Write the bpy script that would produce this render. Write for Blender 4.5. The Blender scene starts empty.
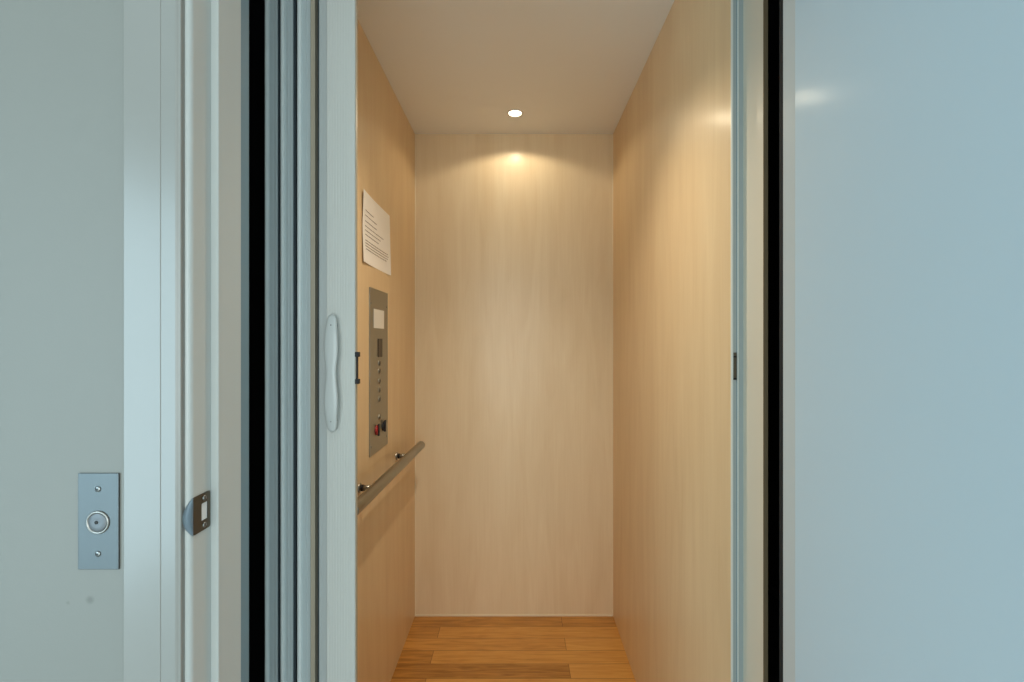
import bpy, bmesh, math, random
from mathutils import Vector, Matrix
random.seed(7)
sc = bpy.context.scene
COL = sc.collection
PI = math.pi

# ------------------------------------------------------------------ view
sc.view_settings.view_transform = 'Standard'
sc.view_settings.look = 'None'
sc.view_settings.gamma = 1.0
sc.view_settings.exposure = 0.0
sc.view_settings.use_curve_mapping = False
sc.cycles.max_bounces = 10
sc.cycles.diffuse_bounces = 6
sc.cycles.caustics_reflective = False
sc.cycles.caustics_refractive = False
sc.cycles.sample_clamp_indirect = 4.0

# ------------------------------------------------------------------ materials
def srgb(r, g, b):
    f = lambda c: (c/255/12.92) if c/255 <= 0.04045 else ((c/255+0.055)/1.055)**2.4
    return (f(r), f(g), f(b), 1.0)

def new_mat(name):
    m = bpy.data.materials.new(name); m.use_nodes = True
    nt = m.node_tree
    return m, nt, nt.nodes['Principled BSDF'], nt.nodes, nt.links

def plain(name, col, rough=0.5, metal=0.0, coat=0.0, coat_rough=0.1, bump=0.0, bump_scale=300, var=0.0):
    m, nt, p, N, L = new_mat(name)
    p.inputs['Roughness'].default_value = rough
    p.inputs['Metallic'].default_value = metal
    p.inputs['Coat Weight'].default_value = coat
    p.inputs['Coat Roughness'].default_value = coat_rough
    tc = N.new('ShaderNodeTexCoord')
    nz = N.new('ShaderNodeTexNoise'); nz.inputs['Scale'].default_value = 3.0; nz.inputs['Detail'].default_value = 4
    L.new(tc.outputs['Object'], nz.inputs['Vector'])
    mx = N.new('ShaderNodeMix'); mx.data_type = 'RGBA'
    mx.inputs['A'].default_value = tuple(c*(1-var) for c in col[:3]) + (1,)
    mx.inputs['B'].default_value = tuple(min(1, c*(1+var)) for c in col[:3]) + (1,)
    L.new(nz.outputs['Fac'], mx.inputs['Factor'])
    L.new(mx.outputs['Result'], p.inputs['Base Color'])
    if bump:
        b = N.new('ShaderNodeTexNoise'); b.inputs['Scale'].default_value = bump_scale
        L.new(tc.outputs['Object'], b.inputs['Vector'])
        bp = N.new('ShaderNodeBump'); bp.inputs['Strength'].default_value = bump; bp.inputs['Distance'].default_value = 0.002
        L.new(b.outputs['Fac'], bp.inputs['Height']); L.new(bp.outputs['Normal'], p.inputs['Normal'])
    return m

def brushed(name, col, rough=0.35, stretch=(4, 4, 400)):
    m, nt, p, N, L = new_mat(name)
    p.inputs['Metallic'].default_value = 1.0
    tc = N.new('ShaderNodeTexCoord'); mp = N.new('ShaderNodeMapping')
    mp.inputs['Scale'].default_value = stretch
    nz = N.new('ShaderNodeTexNoise'); nz.inputs['Scale'].default_value = 3; nz.inputs['Detail'].default_value = 5
    L.new(tc.outputs['Object'], mp.inputs['Vector']); L.new(mp.outputs['Vector'], nz.inputs['Vector'])
    r = N.new('ShaderNodeMapRange'); r.inputs['To Min'].default_value = rough-0.07; r.inputs['To Max'].default_value = rough+0.1
    L.new(nz.outputs['Fac'], r.inputs['Value']); L.new(r.outputs['Result'], p.inputs['Roughness'])
    mx = N.new('ShaderNodeMix'); mx.data_type = 'RGBA'
    mx.inputs['A'].default_value = tuple(c*0.88 for c in col[:3]) + (1,)
    mx.inputs['B'].default_value = col
    L.new(nz.outputs['Fac'], mx.inputs['Factor']); L.new(mx.outputs['Result'], p.inputs['Base Color'])
    return m

def veneer(name, light, dark, along='Z', rough=0.42, coat=0.22, coat_rough=0.2, seed=0.0):
    """pale maple veneer, long soft vertical grain with cloudy figure under a satin varnish"""
    m, nt, p, N, L = new_mat(name)
    tc = N.new('ShaderNodeTexCoord')
    def noise(scale, detail, dist=0.0):
        mp = N.new('ShaderNodeMapping'); mp.inputs['Scale'].default_value = scale
        mp.inputs['Location'].default_value = (seed, seed*1.7, seed*0.3)
        nz = N.new('ShaderNodeTexNoise'); nz.inputs['Scale'].default_value = 1.0
        nz.inputs['Detail'].default_value = detail; nz.inputs['Distortion'].default_value = dist
        L.new(tc.outputs['Object'], mp.inputs['Vector']); L.new(mp.outputs['Vector'], nz.inputs['Vector'])
        return nz
    band = noise((9, 9, 0.5), 3, 0.4)       # broad veneer leaves
    figure = noise((13, 13, 1.7), 6, 1.2)   # cloudy figure
    grain = noise((170, 170, 4.5), 4, 0.2)  # fine grain
    a = N.new('ShaderNodeMath'); a.operation = 'MULTIPLY'; a.inputs[1].default_value = 0.26
    L.new(band.outputs['Fac'], a.inputs[0])
    b = N.new('ShaderNodeMath'); b.operation = 'MULTIPLY_ADD'; b.inputs[1].default_value = 0.50
    L.new(figure.outputs['Fac'], b.inputs[0]); L.new(a.outputs[0], b.inputs[2])
    c = N.new('ShaderNodeMath'); c.operation = 'MULTIPLY_ADD'; c.inputs[1].default_value = 0.24
    L.new(grain.outputs['Fac'], c.inputs[0]); L.new(b.outputs[0], c.inputs[2])
    rp = N.new('ShaderNodeValToRGB')
    rp.color_ramp.elements[0].position = 0.27; rp.color_ramp.elements[0].color = dark
    rp.color_ramp.elements[1].position = 0.72; rp.color_ramp.elements[1].color = light
    L.new(c.outputs[0], rp.inputs['Fac']); L.new(rp.outputs['Color'], p.inputs['Base Color'])
    p.inputs['Roughness'].default_value = rough
    p.inputs['Specular IOR Level'].default_value = 0.3
    p.inputs['Coat Weight'].default_value = coat
    p.inputs['Coat Roughness'].default_value = coat_rough
    return m

def plank_floor(name):
    m, nt, p, N, L = new_mat(name)
    tc = N.new('ShaderNodeTexCoord'); mp = N.new('ShaderNodeMapping')
    mp.inputs['Location'].default_value = (0.34, -0.007, 0)
    L.new(tc.outputs['Object'], mp.inputs['Vector'])
    br = N.new('ShaderNodeTexBrick')
    br.offset = 0.37; br.offset_frequency = 2; br.squash = 1.0
    br.inputs['Color1'].default_value = (0.0, 0.0, 0.0, 1); br.inputs['Color2'].default_value = (1, 1, 1, 1)
    br.inputs['Mortar'].default_value = (0.5, 0.5, 0.5, 1)
    br.inputs['Scale'].default_value = 1.0; br.inputs['Mortar Size'].default_value = 0.0009
    br.inputs['Mortar Smooth'].default_value = 0.3; br.inputs['Bias'].default_value = 0.0
    br.inputs['Brick Width'].default_value = 0.85; br.inputs['Row Height'].default_value = 0.08
    L.new(mp.outputs['Vector'], br.inputs['Vector'])
    # grain shifted from board to board
    sep = N.new('ShaderNodeVectorMath'); sep.operation = 'MULTIPLY'; sep.inputs[1].default_value = (3.1, 7.3, 0)
    L.new(br.outputs['Color'], sep.inputs[0])
    ad = N.new('ShaderNodeVectorMath'); ad.operation = 'ADD'
    L.new(mp.outputs['Vector'], ad.inputs[0]); L.new(sep.outputs['Vector'], ad.inputs[1])
    m2 = N.new('ShaderNodeMapping'); m2.inputs['Scale'].default_value = (4, 45, 1)
    L.new(ad.outputs['Vector'], m2.inputs['Vector'])
    nz = N.new('ShaderNodeTexNoise'); nz.inputs['Scale'].default_value = 1.6; nz.inputs['Detail'].default_value = 7
    nz.inputs['Distortion'].default_value = 0.9
    L.new(m2.outputs['Vector'], nz.inputs['Vector'])
    m3 = N.new('ShaderNodeMath'); m3.operation = 'MULTIPLY_ADD'; m3.inputs[1].default_value = 0.62
    sc_ = N.new('ShaderNodeSeparateColor'); L.new(br.outputs['Color'], sc_.inputs['Color'])
    m4 = N.new('ShaderNodeMath'); m4.operation = 'MULTIPLY'; m4.inputs[1].default_value = 0.38
    L.new(sc_.outputs['Red'], m4.inputs[0])
    L.new(nz.outputs['Fac'], m3.inputs[0]); L.new(m4.outputs[0], m3.inputs[2])
    rp = N.new('ShaderNodeValToRGB')
    rp.color_ramp.elements[0].position = 0.25; rp.color_ramp.elements[0].color = srgb(150, 100, 38)
    rp.color_ramp.elements[1].position = 0.75; rp.color_ramp.elements[1].color = srgb(222, 168, 88)
    e = rp.color_ramp.elements.new(0.5); e.color = srgb(202, 144, 68)
    L.new(m3.outputs[0], rp.inputs['Fac'])
    mx = N.new('ShaderNodeMix'); mx.data_type = 'RGBA'
    L.new(br.outputs['Fac'], mx.inputs['Factor']); L.new(rp.outputs['Color'], mx.inputs['A'])
    mx.inputs['B'].default_value = srgb(96, 56, 20)
    L.new(mx.outputs['Result'], p.inputs['Base Color'])
    p.inputs['Roughness'].default_value = 0.38
    p.inputs['Coat Weight'].default_value = 0.25; p.inputs['Coat Roughness'].default_value = 0.25
    bp = N.new('ShaderNodeBump'); bp.inputs['Strength'].default_value = 0.25; bp.inputs['Distance'].default_value = 0.001
    bp.invert = True
    L.new(br.outputs['Fac'], bp.inputs['Height']); L.new(bp.outputs['Normal'], p.inputs['Normal'])
    return m

def emitter(name, col, strength):
    m, nt, p, N, L = new_mat(name)
    p.inputs['Base Color'].default_value = (0.9, 0.9, 0.9, 1)
    p.inputs['Emission Color'].default_value = col
    p.inputs['Emission Strength'].default_value = strength
    return m

def hall_paint():
    """matt wall paint with two small scuffs under the call plate"""
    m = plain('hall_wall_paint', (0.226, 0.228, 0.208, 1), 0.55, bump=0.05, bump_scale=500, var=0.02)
    nt = m.node_tree; N, L = nt.nodes, nt.links; p = N['Principled BSDF']
    src = p.inputs['Base Color'].links[0].from_socket
    tc = N.new('ShaderNodeTexCoord')
    for pt, r, dk in (((-0.5446, 0.607, 0.9205), 0.0065, 0.36), ((-0.5726, 0.607, 0.9167), 0.003, 0.22)):
        d = N.new('ShaderNodeVectorMath'); d.operation = 'DISTANCE'; d.inputs[1].default_value = pt
        L.new(tc.outputs['Object'], d.inputs[0])
        mr = N.new('ShaderNodeMapRange'); mr.inputs['From Min'].default_value = r*0.3; mr.inputs['From Max'].default_value = r
        mr.inputs['To Min'].default_value = dk; mr.inputs['To Max'].default_value = 0.0
        L.new(d.outputs['Value'], mr.inputs['Value'])
        mx = N.new('ShaderNodeMix'); mx.data_type = 'RGBA'; mx.inputs['B'].default_value = (0.06, 0.05, 0.045, 1)
        L.new(mr.outputs['Result'], mx.inputs['Factor']); L.new(src, mx.inputs['A'])
        src = mx.outputs['Result']
    L.new(src, p.inputs['Base Color'])
    return m

M = {}
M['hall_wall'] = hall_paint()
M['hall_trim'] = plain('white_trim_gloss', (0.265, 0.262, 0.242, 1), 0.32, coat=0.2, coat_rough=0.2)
M['door_paint'] = plain('door_satin_paint', (0.51, 0.61, 0.66, 1), 0.6, coat=0.10, coat_rough=0.17)
M['hall_ceiling'] = plain('hall_ceiling_paint', (0.75, 0.75, 0.74, 1), 0.8)
M['car_ceiling'] = plain('car_ceiling_paint', (0.82, 0.82, 0.81, 1), 0.5)
M['veneer'] = veneer('maple_veneer', srgb(228, 202, 161), srgb(211, 179, 136))
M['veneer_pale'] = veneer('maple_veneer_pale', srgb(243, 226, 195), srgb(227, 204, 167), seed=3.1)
M['bead'] = plain('pale_corner_bead', srgb(236, 222, 196), 0.4)
M['floor'] = plank_floor('oak_boards')
M['shaft'] = plain('unlit_shaft_black', (0.004, 0.004, 0.004, 1), 0.9)  # near-black so the gaps beside the car read as unlit
M['shaft_ledge'] = plain('dark_shaft_ledge', (0.02, 0.018, 0.014, 1), 0.8)
M['frame_steel'] = plain('blue_grey_frame_steel', srgb(112, 138, 150), 0.45)
M['post'] = plain('cream_post_laminate', srgb(214, 203, 182), 0.5, coat=0.12, coat_rough=0.15)
M['ply_edge'] = plain('brown_raw_edge', srgb(120, 98, 70), 0.8)
M['gate_alu'] = plain('satin_grey_gate_vinyl', srgb(184, 195, 197), 0.28, coat=0.3, coat_rough=0.2)
M['gate_hinge'] = plain('dark_gate_hinge', srgb(52, 62, 68), 0.45)
M['gate_lip'] = plain('pale_gate_lip', srgb(216, 224, 224), 0.3, coat=0.3, coat_rough=0.2)
M['gate_beige'] = plain('beige_gate_edge', srgb(168, 158, 140), 0.4)
M['gate_white'] = plain('white_gate_stile', (0.58, 0.59, 0.56, 1), 0.35)
M['stile_channel'] = plain('grey_gate_stile', (0.42, 0.45, 0.445, 1), 0.35)
M['handle_grey'] = plain('pale_grey_handle_plastic', (0.52, 0.55, 0.54, 1), 0.35, coat=0.15)
M['black'] = plain('black_plastic', (0.006, 0.006, 0.008, 1), 0.6)
M['alu'] = plain('anodised_aluminium', srgb(220, 220, 212), 0.35, metal=0.0)
M['channel'] = plain('grey_channel_lining', srgb(168, 174, 172), 0.4)
M['lip'] = plain('bluish_bright_lip', srgb(158, 176, 188), 0.4, metal=0.2)
M['lining'] = plain('trim_gloss_lightened', (0.53, 0.555, 0.54, 1), 0.35, coat=0.15, coat_rough=0.2)  # same white paint as trim; lighter colour stands in for light on side faces
M['bounce_floor'] = plain('pale_bounce_floor', (0.55, 0.54, 0.51, 1), 0.95, bump=0.3, bump_scale=400, var=0.05)  # unseen hall floor, made pale to bounce light up into the car
M['steel'] = brushed('brushed_steel', srgb(112, 117, 118), 0.5, (300, 300, 6))
M['steel_warm'] = brushed('brushed_steel_panel', srgb(168, 164, 152), 0.38, (300, 300, 6))
M['rail'] = brushed('satin_steel_rail', srgb(160, 156, 146), 0.32, (60, 4, 60))
M['brass_dark'] = brushed('dark_aged_steel', srgb(108, 104, 94), 0.42, (200, 200, 10))
M['screw'] = plain('screw_steel', srgb(150, 152, 150), 0.3, metal=1.0)
M['screw_dark'] = plain('screw_recess', (0.02, 0.02, 0.02, 1), 0.5)
M['copper'] = plain('coppery_button_ring', srgb(150, 146, 140), 0.35, metal=0.9)
M['copper_dull'] = plain('button_face_steel', srgb(112, 114, 116), 0.5, metal=0.7)
M['paper'] = plain('white_paper', srgb(244, 240, 236), 0.6)
M['ink'] = plain('grey_ink', srgb(150, 142, 138), 0.7)
M['card'] = plain('white_label_card', srgb(225, 222, 214), 0.5)
M['display'] = plain('dark_amber_display', srgb(44, 28, 10), 0.4)
M['red'] = plain('red_switch_plastic', srgb(160, 24, 24), 0.35)
M['white_plaster'] = plain('white_mortise', (0.75, 0.76, 0.76, 1), 0.6)
M['ring_white'] = plain('downlight_ring_paint', (0.72, 0.70, 0.66, 1), 0.4)
M['lens'] = emitter('lit_lamp_lens', (1.0, 0.88, 0.66, 1), 5.0)
M['glass'] = None

def glass():
    m, nt, p, N, L = new_mat('window_glass')
    p.inputs['Base Color'].default_value = (0.9, 0.95, 0.95, 1)
    p.inputs['Roughness'].default_value = 0.02
    p.inputs['Transmission Weight'].default_value = 1.0
    p.inputs['IOR'].default_value = 1.45
    return m
M['glass'] = glass()

# ------------------------------------------------------------------ mesh helpers
class MB:
    def __init__(s): s.bm = bmesh.new()
    def _merge(s, b, smooth=False):
        if smooth:
            for f in b.faces: f.smooth = True
        me = bpy.data.meshes.new('tmp'); b.to_mesh(me); b.free()
        s.bm.from_mesh(me); bpy.data.meshes.remove(me)
    def box(s, x0, x1, y0, y1, z0, z1, bev=0.0, seg=2):
        b = bmesh.new()
        bmesh.ops.create_cube(b, size=1.0)
        for v in b.verts:
            v.co = Vector(((x0+x1)/2 + v.co.x*(x1-x0), (y0+y1)/2 + v.co.y*(y1-y0), (z0+z1)/2 + v.co.z*(z1-z0)))
        if bev:
            bmesh.ops.bevel(b, geom=b.edges[:], offset=bev, segments=seg, profile=0.6, affect='EDGES')
        s._merge(b); return s
    def prism(s, pts, z0, z1, smooth=False):
        """closed XY profile pulled up along Z"""
        b = bmesh.new()
        lo = [b.verts.new((x, y, z0)) for x, y in pts]; hi = [b.verts.new((x, y, z1)) for x, y in pts]
        n = len(pts)
        b.faces.new(lo[::-1]); b.faces.new(hi)
        for i in range(n): 
            f = b.faces.new((lo[i], lo[(i+1) % n], hi[(i+1) % n], hi[i])); f.smooth = smooth
        bmesh.ops.recalc_face_normals(b, faces=b.faces[:])
        s._merge(b); return s
    def tube(s, p0, p1, r, seg=24, bev=0.0, r2=None):
        p0, p1 = Vector(p0), Vector(p1); d = p1-p0
        b = bmesh.new()
        bmesh.ops.create_cone(b, cap_ends=True, segments=seg, radius1=r, radius2=r if r2 is None else r2, depth=d.length)
        if bev:
            es = [e for e in b.edges if len(e.link_faces) == 2 and any(len(f.verts) > 4 for f in e.link_faces)]
            bmesh.ops.bevel(b, geom=es, offset=bev, segments=3, profile=0.5, affect='EDGES')
        for f in b.faces:
            if len(f.verts) == 4: f.smooth = True
        q = Vector((0, 0, 1)).rotation_difference(d.normalized()).to_matrix().to_4x4()
        bmesh.ops.transform(b, matrix=Matrix.Translation((p0+p1)/2) @ q, verts=b.verts[:])
        s._merge(b); return s
    def rev(s, prof, origin, axis, seg=32):
        """profile of (radius, height) turned about axis"""
        b = bmesh.new(); rings = []
        for r, h in prof:
            if r < 1e-7: rings.append([b.verts.new((0, 0, h))])
            else: rings.append([b.verts.new((r*math.cos(2*PI*k/seg), r*math.sin(2*PI*k/seg), h)) for k in range(seg)])
        for A, B in zip(rings, rings[1:]):
            for k in range(seg):
                k2 = (k+1) % seg
                vs = []
                for v in (A[k % len(A)], A[k2 % len(A)], B[k2 % len(B)], B[k % len(B)]):
                    if v not in vs: vs.append(v)
                if len(vs) > 2: b.faces.new(vs).smooth = True
        bmesh.ops.recalc_face_normals(b, faces=b.faces[:])
        q = Vector((0, 0, 1)).rotation_difference(Vector(axis)).to_matrix().to_4x4()
        bmesh.ops.transform(b, matrix=Matrix.Translation(origin) @ q, verts=b.verts[:])
        s._merge(b); return s
    def build(s, name, mat, parent=None):
        me = bpy.data.meshes.new(name); s.bm.to_mesh(me); s.bm.free()
        me.materials.append(mat)
        o = bpy.data.objects.new(name, me); COL.objects.link(o)
        if parent is not None:
            o.parent = parent
            o.matrix_parent_inverse = Matrix.Translation(-world_loc(parent))
        return o

def world_loc(o):
    return LOC.get(o.name, Vector((0, 0, 0)))
LOC = {}
def empty(name, loc, label, cat, group=None):
    o = bpy.data.objects.new(name, None); COL.objects.link(o)
    o.location = loc; o.empty_display_size = 0.05
    LOC[o.name] = Vector(loc)
    o['label'] = label; o['category'] = cat
    if group: o['group'] = group
    return o
def struct(o):
    o['kind'] = 'structure'; return o

# ------------------------------------------------------------------ key measures (metres; camera stands at x=0, y=0, z=1.25)
EYE = 1.25
XL, XR = -0.468, 0.432          # car side walls
YB = 2.168                      # car back wall
ZC = 2.19                       # car ceiling
YH = 0.607                      # hall wall face
YE = 0.698                      # back of the landing frame
ZDOOR = 2.06                    # landing opening head

# ------------------------------------------------------------------ car shell
struct(MB().box(XL-0.02, XR+0.02, 0.86, YB+0.02, -0.02, 0).build('floor', M['floor']))
struct(MB().box(XL-0.02, XR+0.02, 0.90, YB+0.02, ZC, ZC+0.02).build('ceiling', M['car_ceiling']))
struct(MB().box(XL-0.02, XL, 1.03, YB, 0, ZC).build('wall_left', M['veneer']))
struct(MB().box(XR, XR+0.02, 0.968, YB, 0, ZC).build('wall_right', M['veneer']))
struct(MB().box(XL-0.02, XR+0.02, YB, YB+0.02, 0, ZC).build('wall_back', M['veneer_pale']))
# narrow pale beads in the corners of the back wall
e = 0.0035
struct(MB().prism([(XL, YB), (XL+e, YB), (XL, YB-e)], 0, ZC).build('trim_1', M['bead']))
struct(MB().prism([(XR, YB), (XR, YB-e), (XR-e, YB)], 0, ZC).build('trim_2', M['bead']))
struct(MB().box(XL+e, XR-e, YB-0.004, YB, 0, 0.007, 0.001).build('baseboard_back', M['bead']))

# car front post on the right: aluminium strike channel, then a cream return panel with a raw brown edge
struct(MB().box(0.4316, 0.4350, 0.9640, 0.9680, 0, ZC).build('trim_3', M['alu']))
struct(MB().box(0.4350, 0.4424, 0.9660, 0.9680, 0, ZC).build('trim_4', M['channel']))
struct(MB().box(0.4424, 0.4440, 0.9668, 0.9680, 0, ZC).build('trim_16', M['frame_steel']))
struct(MB().box(0.4440, 0.4462, 0.9645, 0.9680, 0, ZC).build('trim_17', M['alu']))
struct(MB().box(0.4462, 0.4560, 0.9656, 0.9900, 0, ZC).build('trim_18', M['channel']))
struct(MB().box(0.456, 0.463, 0.8865, 0.985, 0, ZC).build('trim_5', M['post']))
struct(MB().box(0.4555, 0.4632, 0.884, 0.8865, 0, ZC).build('trim_6', M['ply_edge']))

# ------------------------------------------------------------------ shaft around the car, near-black colour standing in for its lack of light
sx0, sx1, sy1 = -0.66, 0.62, 2.32
struct(MB().box(sx0-0.05, sx0, YE, sy1, -0.3, 2.9).build('wall_shaft_left', M['shaft']))
struct(MB().box(sx1, sx1+0.05, YE, sy1, -0.3, 2.9).build('wall_shaft_right', M['shaft']))
struct(MB().box(sx0, sx1, sy1, sy1+0.05, -0.3, 2.9).build('wall_shaft_back', M['shaft']))
struct(MB().box(sx0, sx1, YE, sy1, 2.9, 2.95).build('ceiling_shaft', M['shaft']))
struct(MB().box(sx0, sx1, YE, sy1, -0.35, -0.3).build('floor_shaft', M['shaft']))
struct(MB().box(sx1-0.012, sx1, 0.80, 2.2, 0.645, 0.655).build('trim_7', M['shaft_ledge']))

# ------------------------------------------------------------------ hall
HX0, HX1, HY0, HZ = -1.9, 4.2, -3.4, 2.55
JL, JR = -0.4056, 0.388         # stop faces of the landing frame
RL, RR = -0.4150, 0.398         # rebate faces
w = MB()
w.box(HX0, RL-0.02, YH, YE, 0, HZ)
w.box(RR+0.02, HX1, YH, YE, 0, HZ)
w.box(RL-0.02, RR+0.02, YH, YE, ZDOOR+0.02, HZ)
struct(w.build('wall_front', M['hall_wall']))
struct(MB().box(HX0, HX1, HY0, YE, -0.02, 0).build('floor_hall', M['bounce_floor']))
struct(MB().box(HX0, HX1, HY0, YE, HZ, HZ+0.03).build('ceiling_hall', M['hall_ceiling']))
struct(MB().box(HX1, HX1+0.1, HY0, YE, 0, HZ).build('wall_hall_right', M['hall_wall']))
BX0, BX1, BZ0, BZ1 = -1.2, 4.05, 0.12, 2.35  # unseen rear window, added and widened to light the car and left jamb
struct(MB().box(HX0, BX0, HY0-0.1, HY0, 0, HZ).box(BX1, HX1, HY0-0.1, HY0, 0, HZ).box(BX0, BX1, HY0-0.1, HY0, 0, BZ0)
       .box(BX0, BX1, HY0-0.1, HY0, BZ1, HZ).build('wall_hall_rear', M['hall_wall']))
wb = MB()
for k in range(4):
    xx = BX0+(BX1-BX0)*k/3
    wb.box(xx-0.03, xx+0.03, HY0-0.08, HY0-0.03, BZ0, BZ1, 0.004)
win2 = struct(wb.box(BX0, BX1, HY0-0.08, HY0-0.03, BZ0, BZ0+0.06, 0.004).box(BX0, BX1, HY0-0.08, HY0-0.03, BZ1-0.06, BZ1, 0.004).build('added_window_2', M['hall_trim']))
MB().box(BX0+0.03, BX1-0.03, HY0-0.058, HY0-0.052, BZ0+0.06, BZ1-0.06).build('pane', M['glass'], win2)
WY0, WY1, WZ0, WZ1 = -2.1, -0.5, 0.06, 2.05
w = MB()
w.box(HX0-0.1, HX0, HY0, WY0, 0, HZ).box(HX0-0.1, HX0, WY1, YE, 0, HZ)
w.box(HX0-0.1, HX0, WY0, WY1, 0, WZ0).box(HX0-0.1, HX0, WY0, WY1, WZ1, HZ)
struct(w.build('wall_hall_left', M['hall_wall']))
win = struct(MB().box(HX0-0.08, HX0-0.03, WY0, WY0+0.06, WZ0, WZ1, 0.004).box(HX0-0.08, HX0-0.03, WY1-0.06, WY1, WZ0, WZ1, 0.004)
      .box(HX0-0.08, HX0-0.03, WY0, WY1, WZ0, WZ0+0.06, 0.004).box(HX0-0.08, HX0-0.03, WY0, WY1, WZ1-0.06, WZ1, 0.004)
      .box(HX0-0.07, HX0-0.04, (WY0+WY1)/2-0.025, (WY0+WY1)/2+0.025, WZ0, WZ1, 0.004).build('window_1', M['hall_trim']))
MB().box(HX0-0.058, HX0-0.052, WY0+0.06, WY1-0.06, WZ0+0.06, WZ1-0.06).build('pane', M['glass'], win)

# landing door frame: lining with rebate and stop, on both sides and over the head
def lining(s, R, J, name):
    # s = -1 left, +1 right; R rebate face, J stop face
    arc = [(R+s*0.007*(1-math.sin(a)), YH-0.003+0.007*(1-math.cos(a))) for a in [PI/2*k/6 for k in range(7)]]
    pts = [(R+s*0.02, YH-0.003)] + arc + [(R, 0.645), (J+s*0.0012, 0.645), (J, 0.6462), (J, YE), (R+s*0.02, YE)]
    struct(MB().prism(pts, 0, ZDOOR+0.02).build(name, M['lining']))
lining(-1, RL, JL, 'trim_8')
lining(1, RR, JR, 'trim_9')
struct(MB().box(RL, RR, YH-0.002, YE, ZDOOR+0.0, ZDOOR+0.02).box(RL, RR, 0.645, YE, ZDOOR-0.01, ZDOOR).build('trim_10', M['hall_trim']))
# steel edge of the shaft opening behind the lining
struct(MB().box(JL-0.03, JL, YE, 0.719, -0.02, ZDOOR).build('trim_11', M['frame_steel']))
struct(MB().box(JR+0.001, JR+0.03, YE, 0.710, -0.02, ZDOOR).build('trim_12', M['shaft']))
# casing, moulded: flat band, groove, raised inner band, rounded inner edge
def casing(s, R, name):
    X = lambda t: R + s*t      # t measured outward from the rebate face
    pts = [(X(0.0795), YH), (X(0.0795), YH-0.0085), (X(0.0783), YH-0.0098), (X(0.0325), YH-0.0108), (X(0.0317), YH-0.0101),
           (X(0.0307), YH-0.0101), (X(0.0297), YH-0.0114), (X(0.0125), YH-0.0122), (X(0.0110), YH-0.0116),
           (X(0.0095), YH-0.0108), (X(0.0075), YH-0.0102), (X(0.0068), YH-0.0095), (X(0.0068), YH)]
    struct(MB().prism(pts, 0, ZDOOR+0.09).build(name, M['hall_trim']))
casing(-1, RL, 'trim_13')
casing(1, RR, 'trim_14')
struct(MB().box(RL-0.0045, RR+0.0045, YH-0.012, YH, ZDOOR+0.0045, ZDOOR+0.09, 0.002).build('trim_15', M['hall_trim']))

# the landing door, swung out on its right-hand hinges, a little short of a right angle
P = Vector((0.348, 0.600, 0)); t = Vector((-0.15, -1, 0)).normalized(); n = Vector((1, -0.15, 0)).normalized()
DW, DT = 0.795, 0.040
d = bmesh.new()
pts = [P, P+t*DW, P+t*DW+n*DT, P+n*DT]
door = MB().prism([(p.x, p.y) for p in pts], 0.008, ZDOOR-0.004)
bmesh.ops.bevel(door.bm, geom=door.bm.edges[:], offset=0.0015, segments=2, profile=0.5, affect='EDGES')
door = struct(door.build('door_1', M['door_paint']))
d.free()
# its knob near the free edge, out of the picture to the right
kp = P + t*(DW-0.06) + Vector((0, 0, 0.95))
MB().rev([(0.026, 0), (0.026, 0.004), (0.011, 0.008), (0.011, 0.03), (0.024, 0.038), (0.027, 0.05), (0.022, 0.06), (0, 0.063)], kp, -n).build('door_knob', M['steel'], door)

# ------------------------------------------------------------------ call plate on the hall wall
def screw_head(parent, loc, axis, r=0.0032, name='screw', mat='screw', h=0.0014):
    s = MB().rev([(r, 0), (r, h*0.5), (r*0.75, h), (0, h*1.1)], loc, axis, 20).build(name, M[mat], parent)
    return s
cx, cz = (97.7-518)*0.604/477, EYE-(520.8-341)*0.607/477
cp = empty('call_button_plate', (cx, YH, cz-0.061), 'narrow brushed steel plate with round call button on the pale hall wall', 'call button')
MB().box(cx-0.0258, cx+0.0258, YH-0.0024, YH+0.0004, cz-0.061, cz+0.061, 0.0006).build('face_plate', M['steel'], cp)
bt = MB().rev([(0.0148, 0), (0.0148, 0.0010), (0.0140, 0.0018), (0.0126, 0.0018), (0.0120, 0.0012), (0.0116, 0.0008)], (cx, YH-0.0024, cz-0.001), (0, -1, 0), 40).build('button_ring', M['copper'], cp)
bf = MB().rev([(0.0118, 0), (0.0118, 0.0010), (0.0110, 0.0015), (0.0050, 0.0011), (0, 0.0010)], (cx, YH-0.0024, cz-0.001), (0, -1, 0), 40).build('button', M['copper_dull'], cp)
bf['label'] = 'round dull steel call button'
MB().rev([(0.0021, 0), (0.0021, 0.0006), (0, 0.0007)], (cx-0.0012, YH-0.0024-0.0010, cz-0.001), (0, -1, 0), 16).build('indicator_dot', M['screw_dark'], bf)
for dz in (0.041, -0.041):
    s_ = screw_head(cp, (cx, YH-0.0024, cz+dz), (0, -1, 0), 0.0036)
    MB().box(cx-0.0022, cx+0.0010, YH-0.0024-0.0017, YH-0.0024-0.0008, cz+dz-0.0012, cz+dz+0.0014).build('slot', M['screw_dark'], s_)

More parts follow.
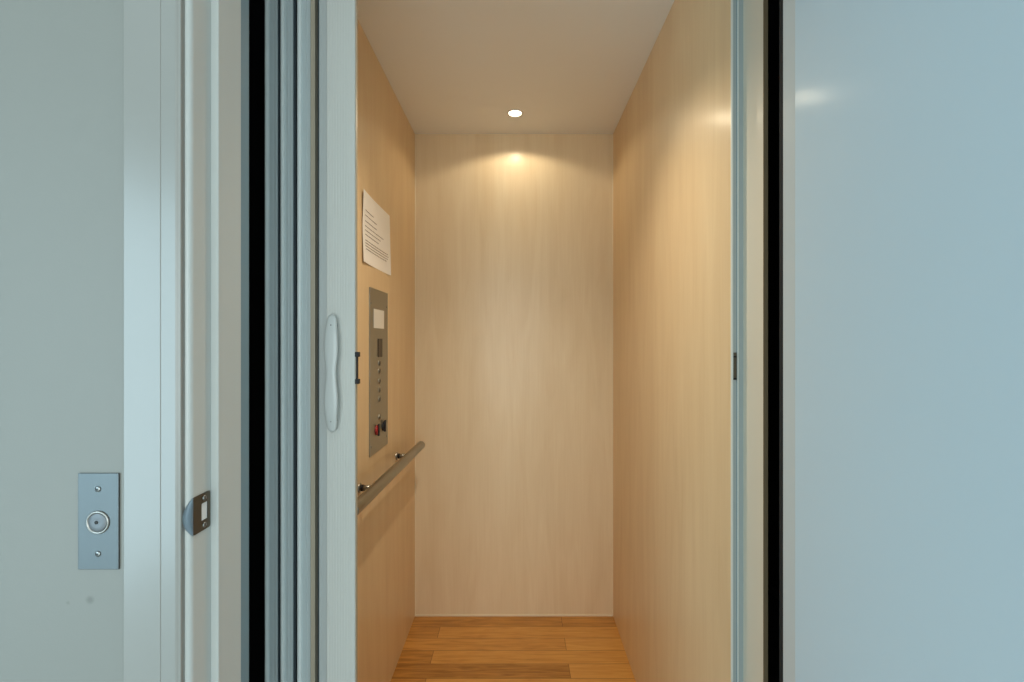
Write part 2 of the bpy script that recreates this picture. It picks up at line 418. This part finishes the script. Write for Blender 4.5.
# ------------------------------------------------------------------ strike plate in the left rebate
sz = EYE-(512.3-341)*0.625/477
st = empty('strike_plate', (RL, 0.625, sz-0.030), 'dark metal latch strike plate let into the white left door jamb', 'strike plate')
y0, y1, hz = 0.6075, 0.6415, 0.0242
hy0, hy1, hh = 0.6235, 0.6365, 0.0115
bmx = bmesh.new()
def ringplate(outer, inner, x0, x1):
    b = MB(); bm = b.bm
    vo0 = [bm.verts.new((x0, y, z)) for y, z in outer]; vi0 = [bm.verts.new((x0, y, z)) for y, z in inner]
    vo1 = [bm.verts.new((x1, y, z)) for y, z in outer]; vi1 = [bm.verts.new((x1, y, z)) for y, z in inner]
    k = len(outer)
    for i in range(k):
        j = (i+1) % k
        bm.faces.new((vo1[i], vo1[j], vi1[j], vi1[i])); bm.faces.new((vo0[j], vo0[i], vi0[i], vi0[j]))
        bm.faces.new((vo0[i], vo0[j], vo1[j], vo1[i])); bm.faces.new((vi0[j], vi0[i], vi1[i], vi1[j]))
    bmesh.ops.recalc_face_normals(bm, faces=bm.faces[:])
    return b
bmx.free()
def rrect(a0, a1, b0, b1, r, k=4):
    out = []
    for (ca, cb, s0) in ((a1-r, b1-r, 0), (a0+r, b1-r, 90), (a0+r, b0+r, 180), (a1-r, b0+r, 270)):
        for i in range(k+1):
            th = math.radians(s0+90*i/k); out.append((ca+r*math.cos(th), cb+r*math.sin(th)))
    return out
ringplate(rrect(y0, y1, sz-hz, sz+hz, 0.003), rrect(hy0, hy1, sz-hh, sz+hh, 0.0012), RL, RL+0.0014).build('plate', M['brass_dark'], st)
# curved lip that wraps round the corner of the jamb toward the hall
lip = MB(); b = lip.bm; rows = []
K = 10
for i in range(K+1):
    zt = -1+2*i/K
    reach = 0.05+0.95*(1-abs(zt)**2.0)          # bulging outline
    row = []
    for x, y in ((RL+0.0014, y0), (RL+0.0014-0.0012*reach, y0-0.0030*reach), (RL+0.0010-0.0040*reach, y0-0.0064*reach), (RL+0.0008-0.0078*reach, y0-0.0080*reach)):
        row.append(b.verts.new((x, y, sz+zt*hz*(1.0))))
    rows.append(row)
for A, B in zip(rows, rows[1:]):
    for k in range(3): b.faces.new((A[k], A[k+1], B[k+1], B[k])).smooth = True
ret = bmesh.ops.solidify(b, geom=b.faces[:], thickness=0.0010)
bmesh.ops.recalc_face_normals(b, faces=b.faces[:])
lp = lip.build('lip', M['lip'], st); lp['label'] = 'curved bright lip of the strike plate'
MB().box(RL+0.0001, RL+0.0004, hy0+0.0004, hy1-0.0004, sz-hh+0.0004, sz+hh-0.0004).build('latch_pocket', M['white_plaster'], st)
for dz in (0.0177, -0.0177):
    s_ = screw_head(st, (RL+0.0014, 0.6290, sz+dz), (1, 0, 0), 0.0034)
    MB().box(RL+0.0022, RL+0.0031, 0.6285, 0.6295, sz+dz-0.0022, sz+dz+0.0022).build('slot', M['screw_dark'], s_)

# ------------------------------------------------------------------ folding car gate, stacked against the left side
GZ0, GZ1 = 0.012, 2.17
gt = empty('folding_gate', (-0.39, 0.92, 0), 'white folding lift gate stacked open at the left of the car', 'gate')
def px(p, y): return (p-518)*y/477
YF = 0.880
# three front folds: each a ribbed hinge extrusion with two slats running back from it
folds = [(263.8, 277.6), (279.6, 293.8), (296.4, 311.6)]
for k, (a, bpx) in enumerate(folds):
    xa, xb = px(a, YF), px(bpx, YF)
    wdt = xb-xa
    # rounded lip, fluted body with two half-round beads, dark hinge knuckle strip
    u = lambda f: xa+wdt*f
    lipw = wdt*0.29
    lp_ = [(xa+lipw/2-lipw/2*math.cos(a), YF+0.004-0.004*math.sin(a)) for a in [PI*q/8 for q in range(9)]]
    MB().prism([(xa, YF+0.012)]+lp_+[(xa+lipw, YF+0.012)], GZ0, GZ1).build('fold_lip', M['gate_lip'], gt)
    def bead(c, rad, y):
        return [(u(c)-rad*math.cos(a), y-rad*math.sin(a)) for a in [PI*q/6 for q in range(7)]]
    h0 = (0.88, 0.84, 0.90)[k]
    prof = [(u(0.29), YF+0.012), (u(0.29), YF+0.0055)] + bead(0.29+(h0-0.29)*0.42, wdt*0.05, YF+0.0055)
    prof += bead(0.29+(h0-0.29)*0.84, wdt*0.06, YF+0.0055) + [(u(h0), YF+0.0055), (u(h0), YF+0.012)]
    MB().prism(prof, GZ0, GZ1).build('fold_extrusion', M['gate_alu'], gt)
    MB().box(u(h0), xb, YF+0.0075, YF+0.012, GZ0, GZ1).build('hinge_strip', M['gate_hinge'], gt)
    # slats behind
    MB().prism([(xa+0.001, YF+0.010), (xa+0.008, YF+0.010), (xa+0.004, YF+0.115), (xa-0.003, YF+0.115)], GZ0, GZ1).build('slat', M['gate_alu'], gt)
    MB().prism([(xb-0.008, YF+0.010), (xb-0.001, YF+0.010), (xb+0.004, YF+0.115), (xb-0.003, YF+0.115)], GZ0, GZ1).build('slat', M['gate_alu'], gt)
be = MB().box(px(310.4, YF-0.001), px(314.8, YF-0.001), YF-0.001, YF+0.05, GZ0, GZ1, 0.001).build('edge_strip', M['gate_beige'], gt)
be['label'] = 'beige edge strip of the gate'
MB().box(px(314.8, YF)+0.0005, px(319, YF), YF+0.012, YF+0.04, GZ0, GZ1).build('hinge_strip', M['gate_hinge'], gt)
# leading stile
YS = 0.872
x0, x1, x2 = px(318.4, YS), px(326.5, YS), px(354.9, YS)
MB().box(x0, x1, YS+0.0025, YS+0.030, GZ0, GZ1, 0.001).build('stile_channel', M['stile_channel'], gt)
sp = [(x1, YS+0.030), (x1, YS+0.001), (x1+0.001, YS)]
nr = 9
for i in range(nr):                           # fine reeding down the stile
    u0 = x1+(x2-x1)*(0.06+0.86*i/nr); 
    sp += [(u0, YS), (u0+0.0006, YS+0.0004), (u0+0.0012, YS)]
sp += [(x2-0.001, YS), (x2, YS+0.001), (x2, YS+0.012), (x2-0.006, YS+0.012), (x2-0.006, YS+0.030)]
MB().prism(sp, GZ0, GZ1).build('leading_stile', M['gate_white'], gt)
MB().box(x2, x2+0.0010, YS+0.003, YS+0.011, GZ0, GZ1).build('stile_edge', M['gate_beige'], gt)
# bone-shaped pull handle
hx, hz1, hz0 = px(331.9, YS-0.012), EYE-(313.5-341)*0.858/477, EYE-(433-341)*0.858/477
L_ = hz1-hz0
def hw(u):   # half width along the handle
    base = 0.0098+0.0022*math.cos(4*PI*(u-0.5)*0.94)*0 
    s_ = abs(2*u-1)
    wv = 0.0090+0.0036*math.sin(PI*min(1, s_/0.92))**1.5
    cap = math.sqrt(max(0.0, 1-max(0, (s_-0.86)/0.14)**2))
    return max(0.0004, wv*cap)
b = MB(); bm = b.bm; rows = []
NU, NV = 48, 14
for i in range(NU+1):
    u = i/NU
    h = hw(u); z = hz0+L_*u
    s_ = abs(2*u-1)
    off = 0.016 if s_ < 0.60 else 0.016-0.006*((s_-0.60)/0.40)**1.3   # bowed out in the middle, ends near the stile
    row = []
    for j in range(NV):
        th = 2*PI*j/NV
        cx_, cy_ = math.cos(th), math.sin(th)
        sq = lambda c: math.copysign(abs(c)**0.7, c)
        row.append(bm.verts.new((hx+h*sq(cx_), YS-off+0.0034*sq(cy_)*min(1, h/0.006), z)))
    rows.append(row)
for A, B in zip(rows, rows[1:]):
    for j in range(NV): bm.faces.new((A[j], A[(j+1) % NV], B[(j+1) % NV], B[j])).smooth = True
bm.faces.new(rows[0][::-1]); bm.faces.new(rows[-1])
bmesh.ops.recalc_face_normals(bm, faces=bm.faces[:])
for zz in (hz0+0.021, hz1-0.021):
    b.tube((hx, YS-0.012, zz), (hx, YS+0.0005, zz), 0.006, 20)
hd = b.build('handle', M['handle_grey'], gt); hd['label'] = 'pale grey bone-shaped pull handle'
for zz, mt in ((hz1-0.0215, 'screw_dark'), (hz0+0.0215, 'screw')):
    MB().rev([(0.0020, 0), (0.0016, 0.0008), (0, 0.001)], (hx, YS-0.0160, zz), (0, -1, 0), 16).build('screw', M[mt], hd)
# black catch on the stile's closing edge
ct = MB().box(x2+0.0008, x2+0.0030, YS+0.003, YS+0.010, EYE-(383-341)*0.875/477, EYE-(353-341)*0.875/477)
zt0, zt1 = EYE-(384-341)*0.875/477, EYE-(352-341)*0.875/477
ct.box(x2-0.0005, x2+0.0062, YS+0.0005, YS+0.0115, zt0, zt0+0.009, 0.001).box(x2-0.0005, x2+0.0062, YS+0.0005, YS+0.0115, zt1-0.009, zt1, 0.001)
c_ = ct.build('catch', M['black'], gt); c_['label'] = 'black catch on the closing edge'

# latch keeper in the strike channel on the right
lk = empty('latch_keeper', (0.4390, 0.966, 1.17), 'small grey metal latch keeper set in the channel on the right car post', 'latch')
zz0, zz1 = EYE-(380-341)*0.966/477, EYE-(352.5-341)*0.966/477
MB().box(0.4352, 0.4424, 0.9648, 0.9661, zz0, zz1, 0.0003).build('keeper_body', M['brass_dark'], lk)
MB().box(0.4354, 0.4422, 0.9640, 0.9650, zz0+0.001, zz0+0.0045).build('keeper_lug', M['black'], lk)
MB().box(0.4354, 0.4422, 0.9640, 0.9650, zz1-0.010, zz1-0.007).build('keeper_lug', M['black'], lk)

# ------------------------------------------------------------------ printed notice on the left car wall
def wy(p): return XL*477/(p-518)
ny0, ny1, nz0, nz1 = 1.428, 1.738, 1.489, 1.706
b = MB(); bm = b.bm
NY, NZ = 14, 10
def sheet_x(u, v):     # slightly curled: free at the corners and the near edge
    return XL+0.0002 + 0.006*max(0, 1-u/0.8)**3*(0.4+0.6*abs(2*v-1)) + 0.010*max(0, u-0.75)**2*8*(1-v)
def layer(dx):
    return [[bm.verts.new((sheet_x(i/NY, j/NZ)+dx, ny0+(ny1-ny0)*i/NY, nz0+(nz1-nz0)*j/NZ)) for j in range(NZ+1)] for i in range(NY+1)]
ga, gb = layer(0.0), layer(-0.0003)
for i in range(NY):
    for j in range(NZ):
        bm.faces.new((ga[i][j], ga[i+1][j], ga[i+1][j+1], ga[i][j+1])); bm.faces.new((gb[i][j], gb[i][j+1], gb[i+1][j+1], gb[i+1][j]))
for i in range(NY):
    for j in (0, NZ): bm.faces.new((ga[i][j], ga[i+1][j], gb[i+1][j], gb[i][j]))
for j in range(NZ):
    for i in (0, NY): bm.faces.new((ga[i][j], ga[i][j+1], gb[i][j+1], gb[i][j]))
bmesh.ops.recalc_face_normals(bm, faces=bm.faces[:])
nt_ = empty('printed_notice', (XL, 1.59, nz0), 'white landscape sheet of printed notice stuck to the wood wall above the control panel', 'notice')
b.build('sheet', M['paper'], nt_)
tx = MB()
def line(v, u0, u1, hgt=0.0026):
    u = u0
    while u < u1-0.01:
        wl = random.uniform(0.02, 0.07); ue = min(u1, u+wl)
        xx = max(sheet_x(u, v), sheet_x(ue, v))
        tx.box(xx+0.0004, xx+0.0007, ny0+(ny1-ny0)*u, ny0+(ny1-ny0)*ue, nz0+(nz1-nz0)*v-hgt/2, nz0+(nz1-nz0)*v+hgt/2)
        u = ue+0.012
for v, u0, u1 in ((0.74, 0.08, 0.36), (0.67, 0.08, 0.50), (0.59, 0.08, 0.50), (0.52, 0.08, 0.74), (0.46, 0.08, 0.62), (0.40, 0.08, 0.56),
                  (0.32, 0.08, 0.90), (0.28, 0.08, 0.92), (0.24, 0.08, 0.90), (0.20, 0.10, 0.86)):
    line(v, u0, u1)
tt = tx.build('printed_text', M['ink'], nt_); tt['label'] = 'rows of small grey print'

# ------------------------------------------------------------------ car control panel
pY0, pY1, pZ0, pZ1 = 1.498, 1.704, 0.884, 1.420
pc = empty('control_panel', (XL, 1.6, pZ0), 'tall stainless steel lift control panel on the left car wall above the handrail', 'control panel')
XF = XL+0.003
MB().box(XL, XF, pY0, pY1, pZ0, pZ1, 0.0008).build('face_plate', M['steel_warm'], pc)
cd = MB().box(XF, XF+0.0012, 1.536, 1.652, 1.292, 1.354, 0.0004).build('label_card', M['card'], pc); cd['label'] = 'white card at the top of the panel'
MB().box(XF, XF+0.002, 1.582, 1.630, 1.196, 1.258, 0.0006).build('display', M['display'], pc)
for zb in (1.176, 1.149, 1.116, 1.086, 1.055, 0.995):
    r_ = MB().rev([(0.0105, 0), (0.0105, 0.0016), (0.0090, 0.0022), (0.0082, 0.0014)], (XF, 1.600, zb), (1, 0, 0), 24).build('floor_button', M['steel_warm'], pc)
    MB().rev([(0.0084, 0), (0.0084, 0.0020), (0.0075, 0.0026), (0, 0.0028)], (XF, 1.600, zb), (1, 0, 0), 24).build('button_cap', M['brass_dark'], r_)
    MB().box(XF+0.0026, XF+0.0031, 1.5965, 1.6015, zb-0.0032, zb+0.0032).build('numeral_mark', M['display'], r_)
for yb, mt, lb in ((1.568, 'red', 'red switch with black lever'), (1.644, 'black', 'black switch')):
    s_ = MB().rev([(0.0165, 0), (0.0165, 0.003), (0.0140, 0.0055), (0, 0.0060)], (XF, yb, 0.957), (1, 0, 0), 28).build('switch', M[mt], pc)
    s_['label'] = lb
    MB().box(XF+0.004, XF+0.010, yb-0.0045, yb+0.0045, 0.938, 0.978, 0.002).build('lever', M['black'], s_)
for yy in (pY0+0.013, pY1-0.013):
    for zz in (pZ0+0.03, pZ1-0.05):
        screw_head(pc, (XF, yy, zz), (1, 0, 0), 0.0040)

# ------------------------------------------------------------------ handrail
hr = empty('handrail', (XL, 1.6, 0.81), 'round satin steel handrail on brackets along the left car wall', 'handrail')
RXc = -0.417
MB().tube((RXc, 1.20, 0.822), (RXc, 2.055, 0.802), 0.0170, 32, 0.003).build('rail', M['rail'], hr)
for yb in (1.405, 1.835):
    zr = 0.822-0.020*(yb-1.20)/0.855
    ros = MB().rev([(0.014, 0), (0.014, 0.003), (0.012, 0.005), (0, 0.005)], (XL, yb, zr), (1, 0, 0), 28)
    ros.tube((XL+0.006, yb, zr), (RXc-0.012, yb, zr), 0.0085, 20)
    br_ = ros.build('bracket', M['rail'], hr)
    MB().rev([(0.0095, 0), (0.0095, 0.007)], (XL+0.007, yb, zr), (1, 0, 0), 24).build('collar', M['black'], br_)

# ------------------------------------------------------------------ ceiling downlight
LX, LY = -0.012, 1.967
LY_ADDED = 1.20  # added lamp out of view, brightens the car
def downlight(x, y, label):
    dl = empty('ceiling_downlight', (x, y, ZC), label, 'ceiling light', 'downlights in the car ceiling')
    MB().rev([(0.0340, 0), (0.0335, 0.0018), (0.0300, 0.0026), (0.0262, 0.0020), (0.0255, 0)], (x, y, ZC), (0, 0, -1), 40).build('trim_ring', M['ring_white'], dl)
    ln = MB().rev([(0.0252, 0), (0.0245, 0.0030), (0.0180, 0.0062), (0.0090, 0.0078), (0, 0.0082)], (x, y, ZC), (0, 0, -1), 36).build('lens', M['lens'], dl)
    ln['label'] = 'glowing warm lens'
downlight(LX, LY, 'small round lit spot lamp in the car ceiling near the back wall')
downlight(LX, LY_ADDED, 'added unseen spot lamp in the car ceiling just inside the folding gate')

# ------------------------------------------------------------------ light
def lamp(name, kind, loc, energy, col, rot=None, **kw):
    l = bpy.data.lights.new(name, kind); l.energy = energy; l.color = col
    for k, v in kw.items(): setattr(l, k, v)
    o = bpy.data.objects.new(name, l); COL.objects.link(o); o.location = loc
    if rot: o.rotation_euler = rot
    return o
lamp('downlight_beam', 'SPOT', (LX, LY, ZC-0.014), 3.6, (1.0, 0.85, 0.60), (0, 0, 0), spot_size=math.radians(150), spot_blend=0.26, shadow_soft_size=0.02)
lamp('downlight_beam', 'SPOT', (LX, LY_ADDED, ZC-0.014), 36.0, (1.0, 0.87, 0.68), (0, 0, 0), spot_size=math.radians(116), spot_blend=0.90, shadow_soft_size=0.02)  # beam of the added unseen downlight, brightens the car
lamp('window_daylight', 'AREA', (HX0-0.02, (WY0+WY1)/2, (WZ0+WZ1)/2), 60.0, (0.60, 0.865, 1.0), (0, -PI/2, 0), shape='RECTANGLE', size=WZ1-WZ0-0.1, size_y=WY1-WY0-0.1)
lamp('rear_fill_daylight', 'AREA', ((BX0+BX1)/2, HY0-0.02, (BZ0+BZ1)/2), 150.0, (0.89, 0.985, 0.97), (PI/2, 0, 0), shape='RECTANGLE', size=BX1-BX0-0.1, size_y=BZ1-BZ0-0.1)  # fill through the added rear window

wd = bpy.data.worlds.new('daylight_sky'); sc.world = wd; wd.use_nodes = True
bg = wd.node_tree.nodes['Background']
bg.inputs['Color'].default_value = (0.62, 0.80, 1.0, 1); bg.inputs['Strength'].default_value = 1.0

# ------------------------------------------------------------------ camera
cam = bpy.data.cameras.new('camera'); co = bpy.data.objects.new('camera', cam); COL.objects.link(co)
co.location = (0, 0, EYE); co.rotation_euler = (PI/2, 0, 0)
cam.sensor_width = 36; cam.lens = 477/1024*36
cam.shift_x = -6/1024; cam.clip_start = 0.02
sc.camera = co
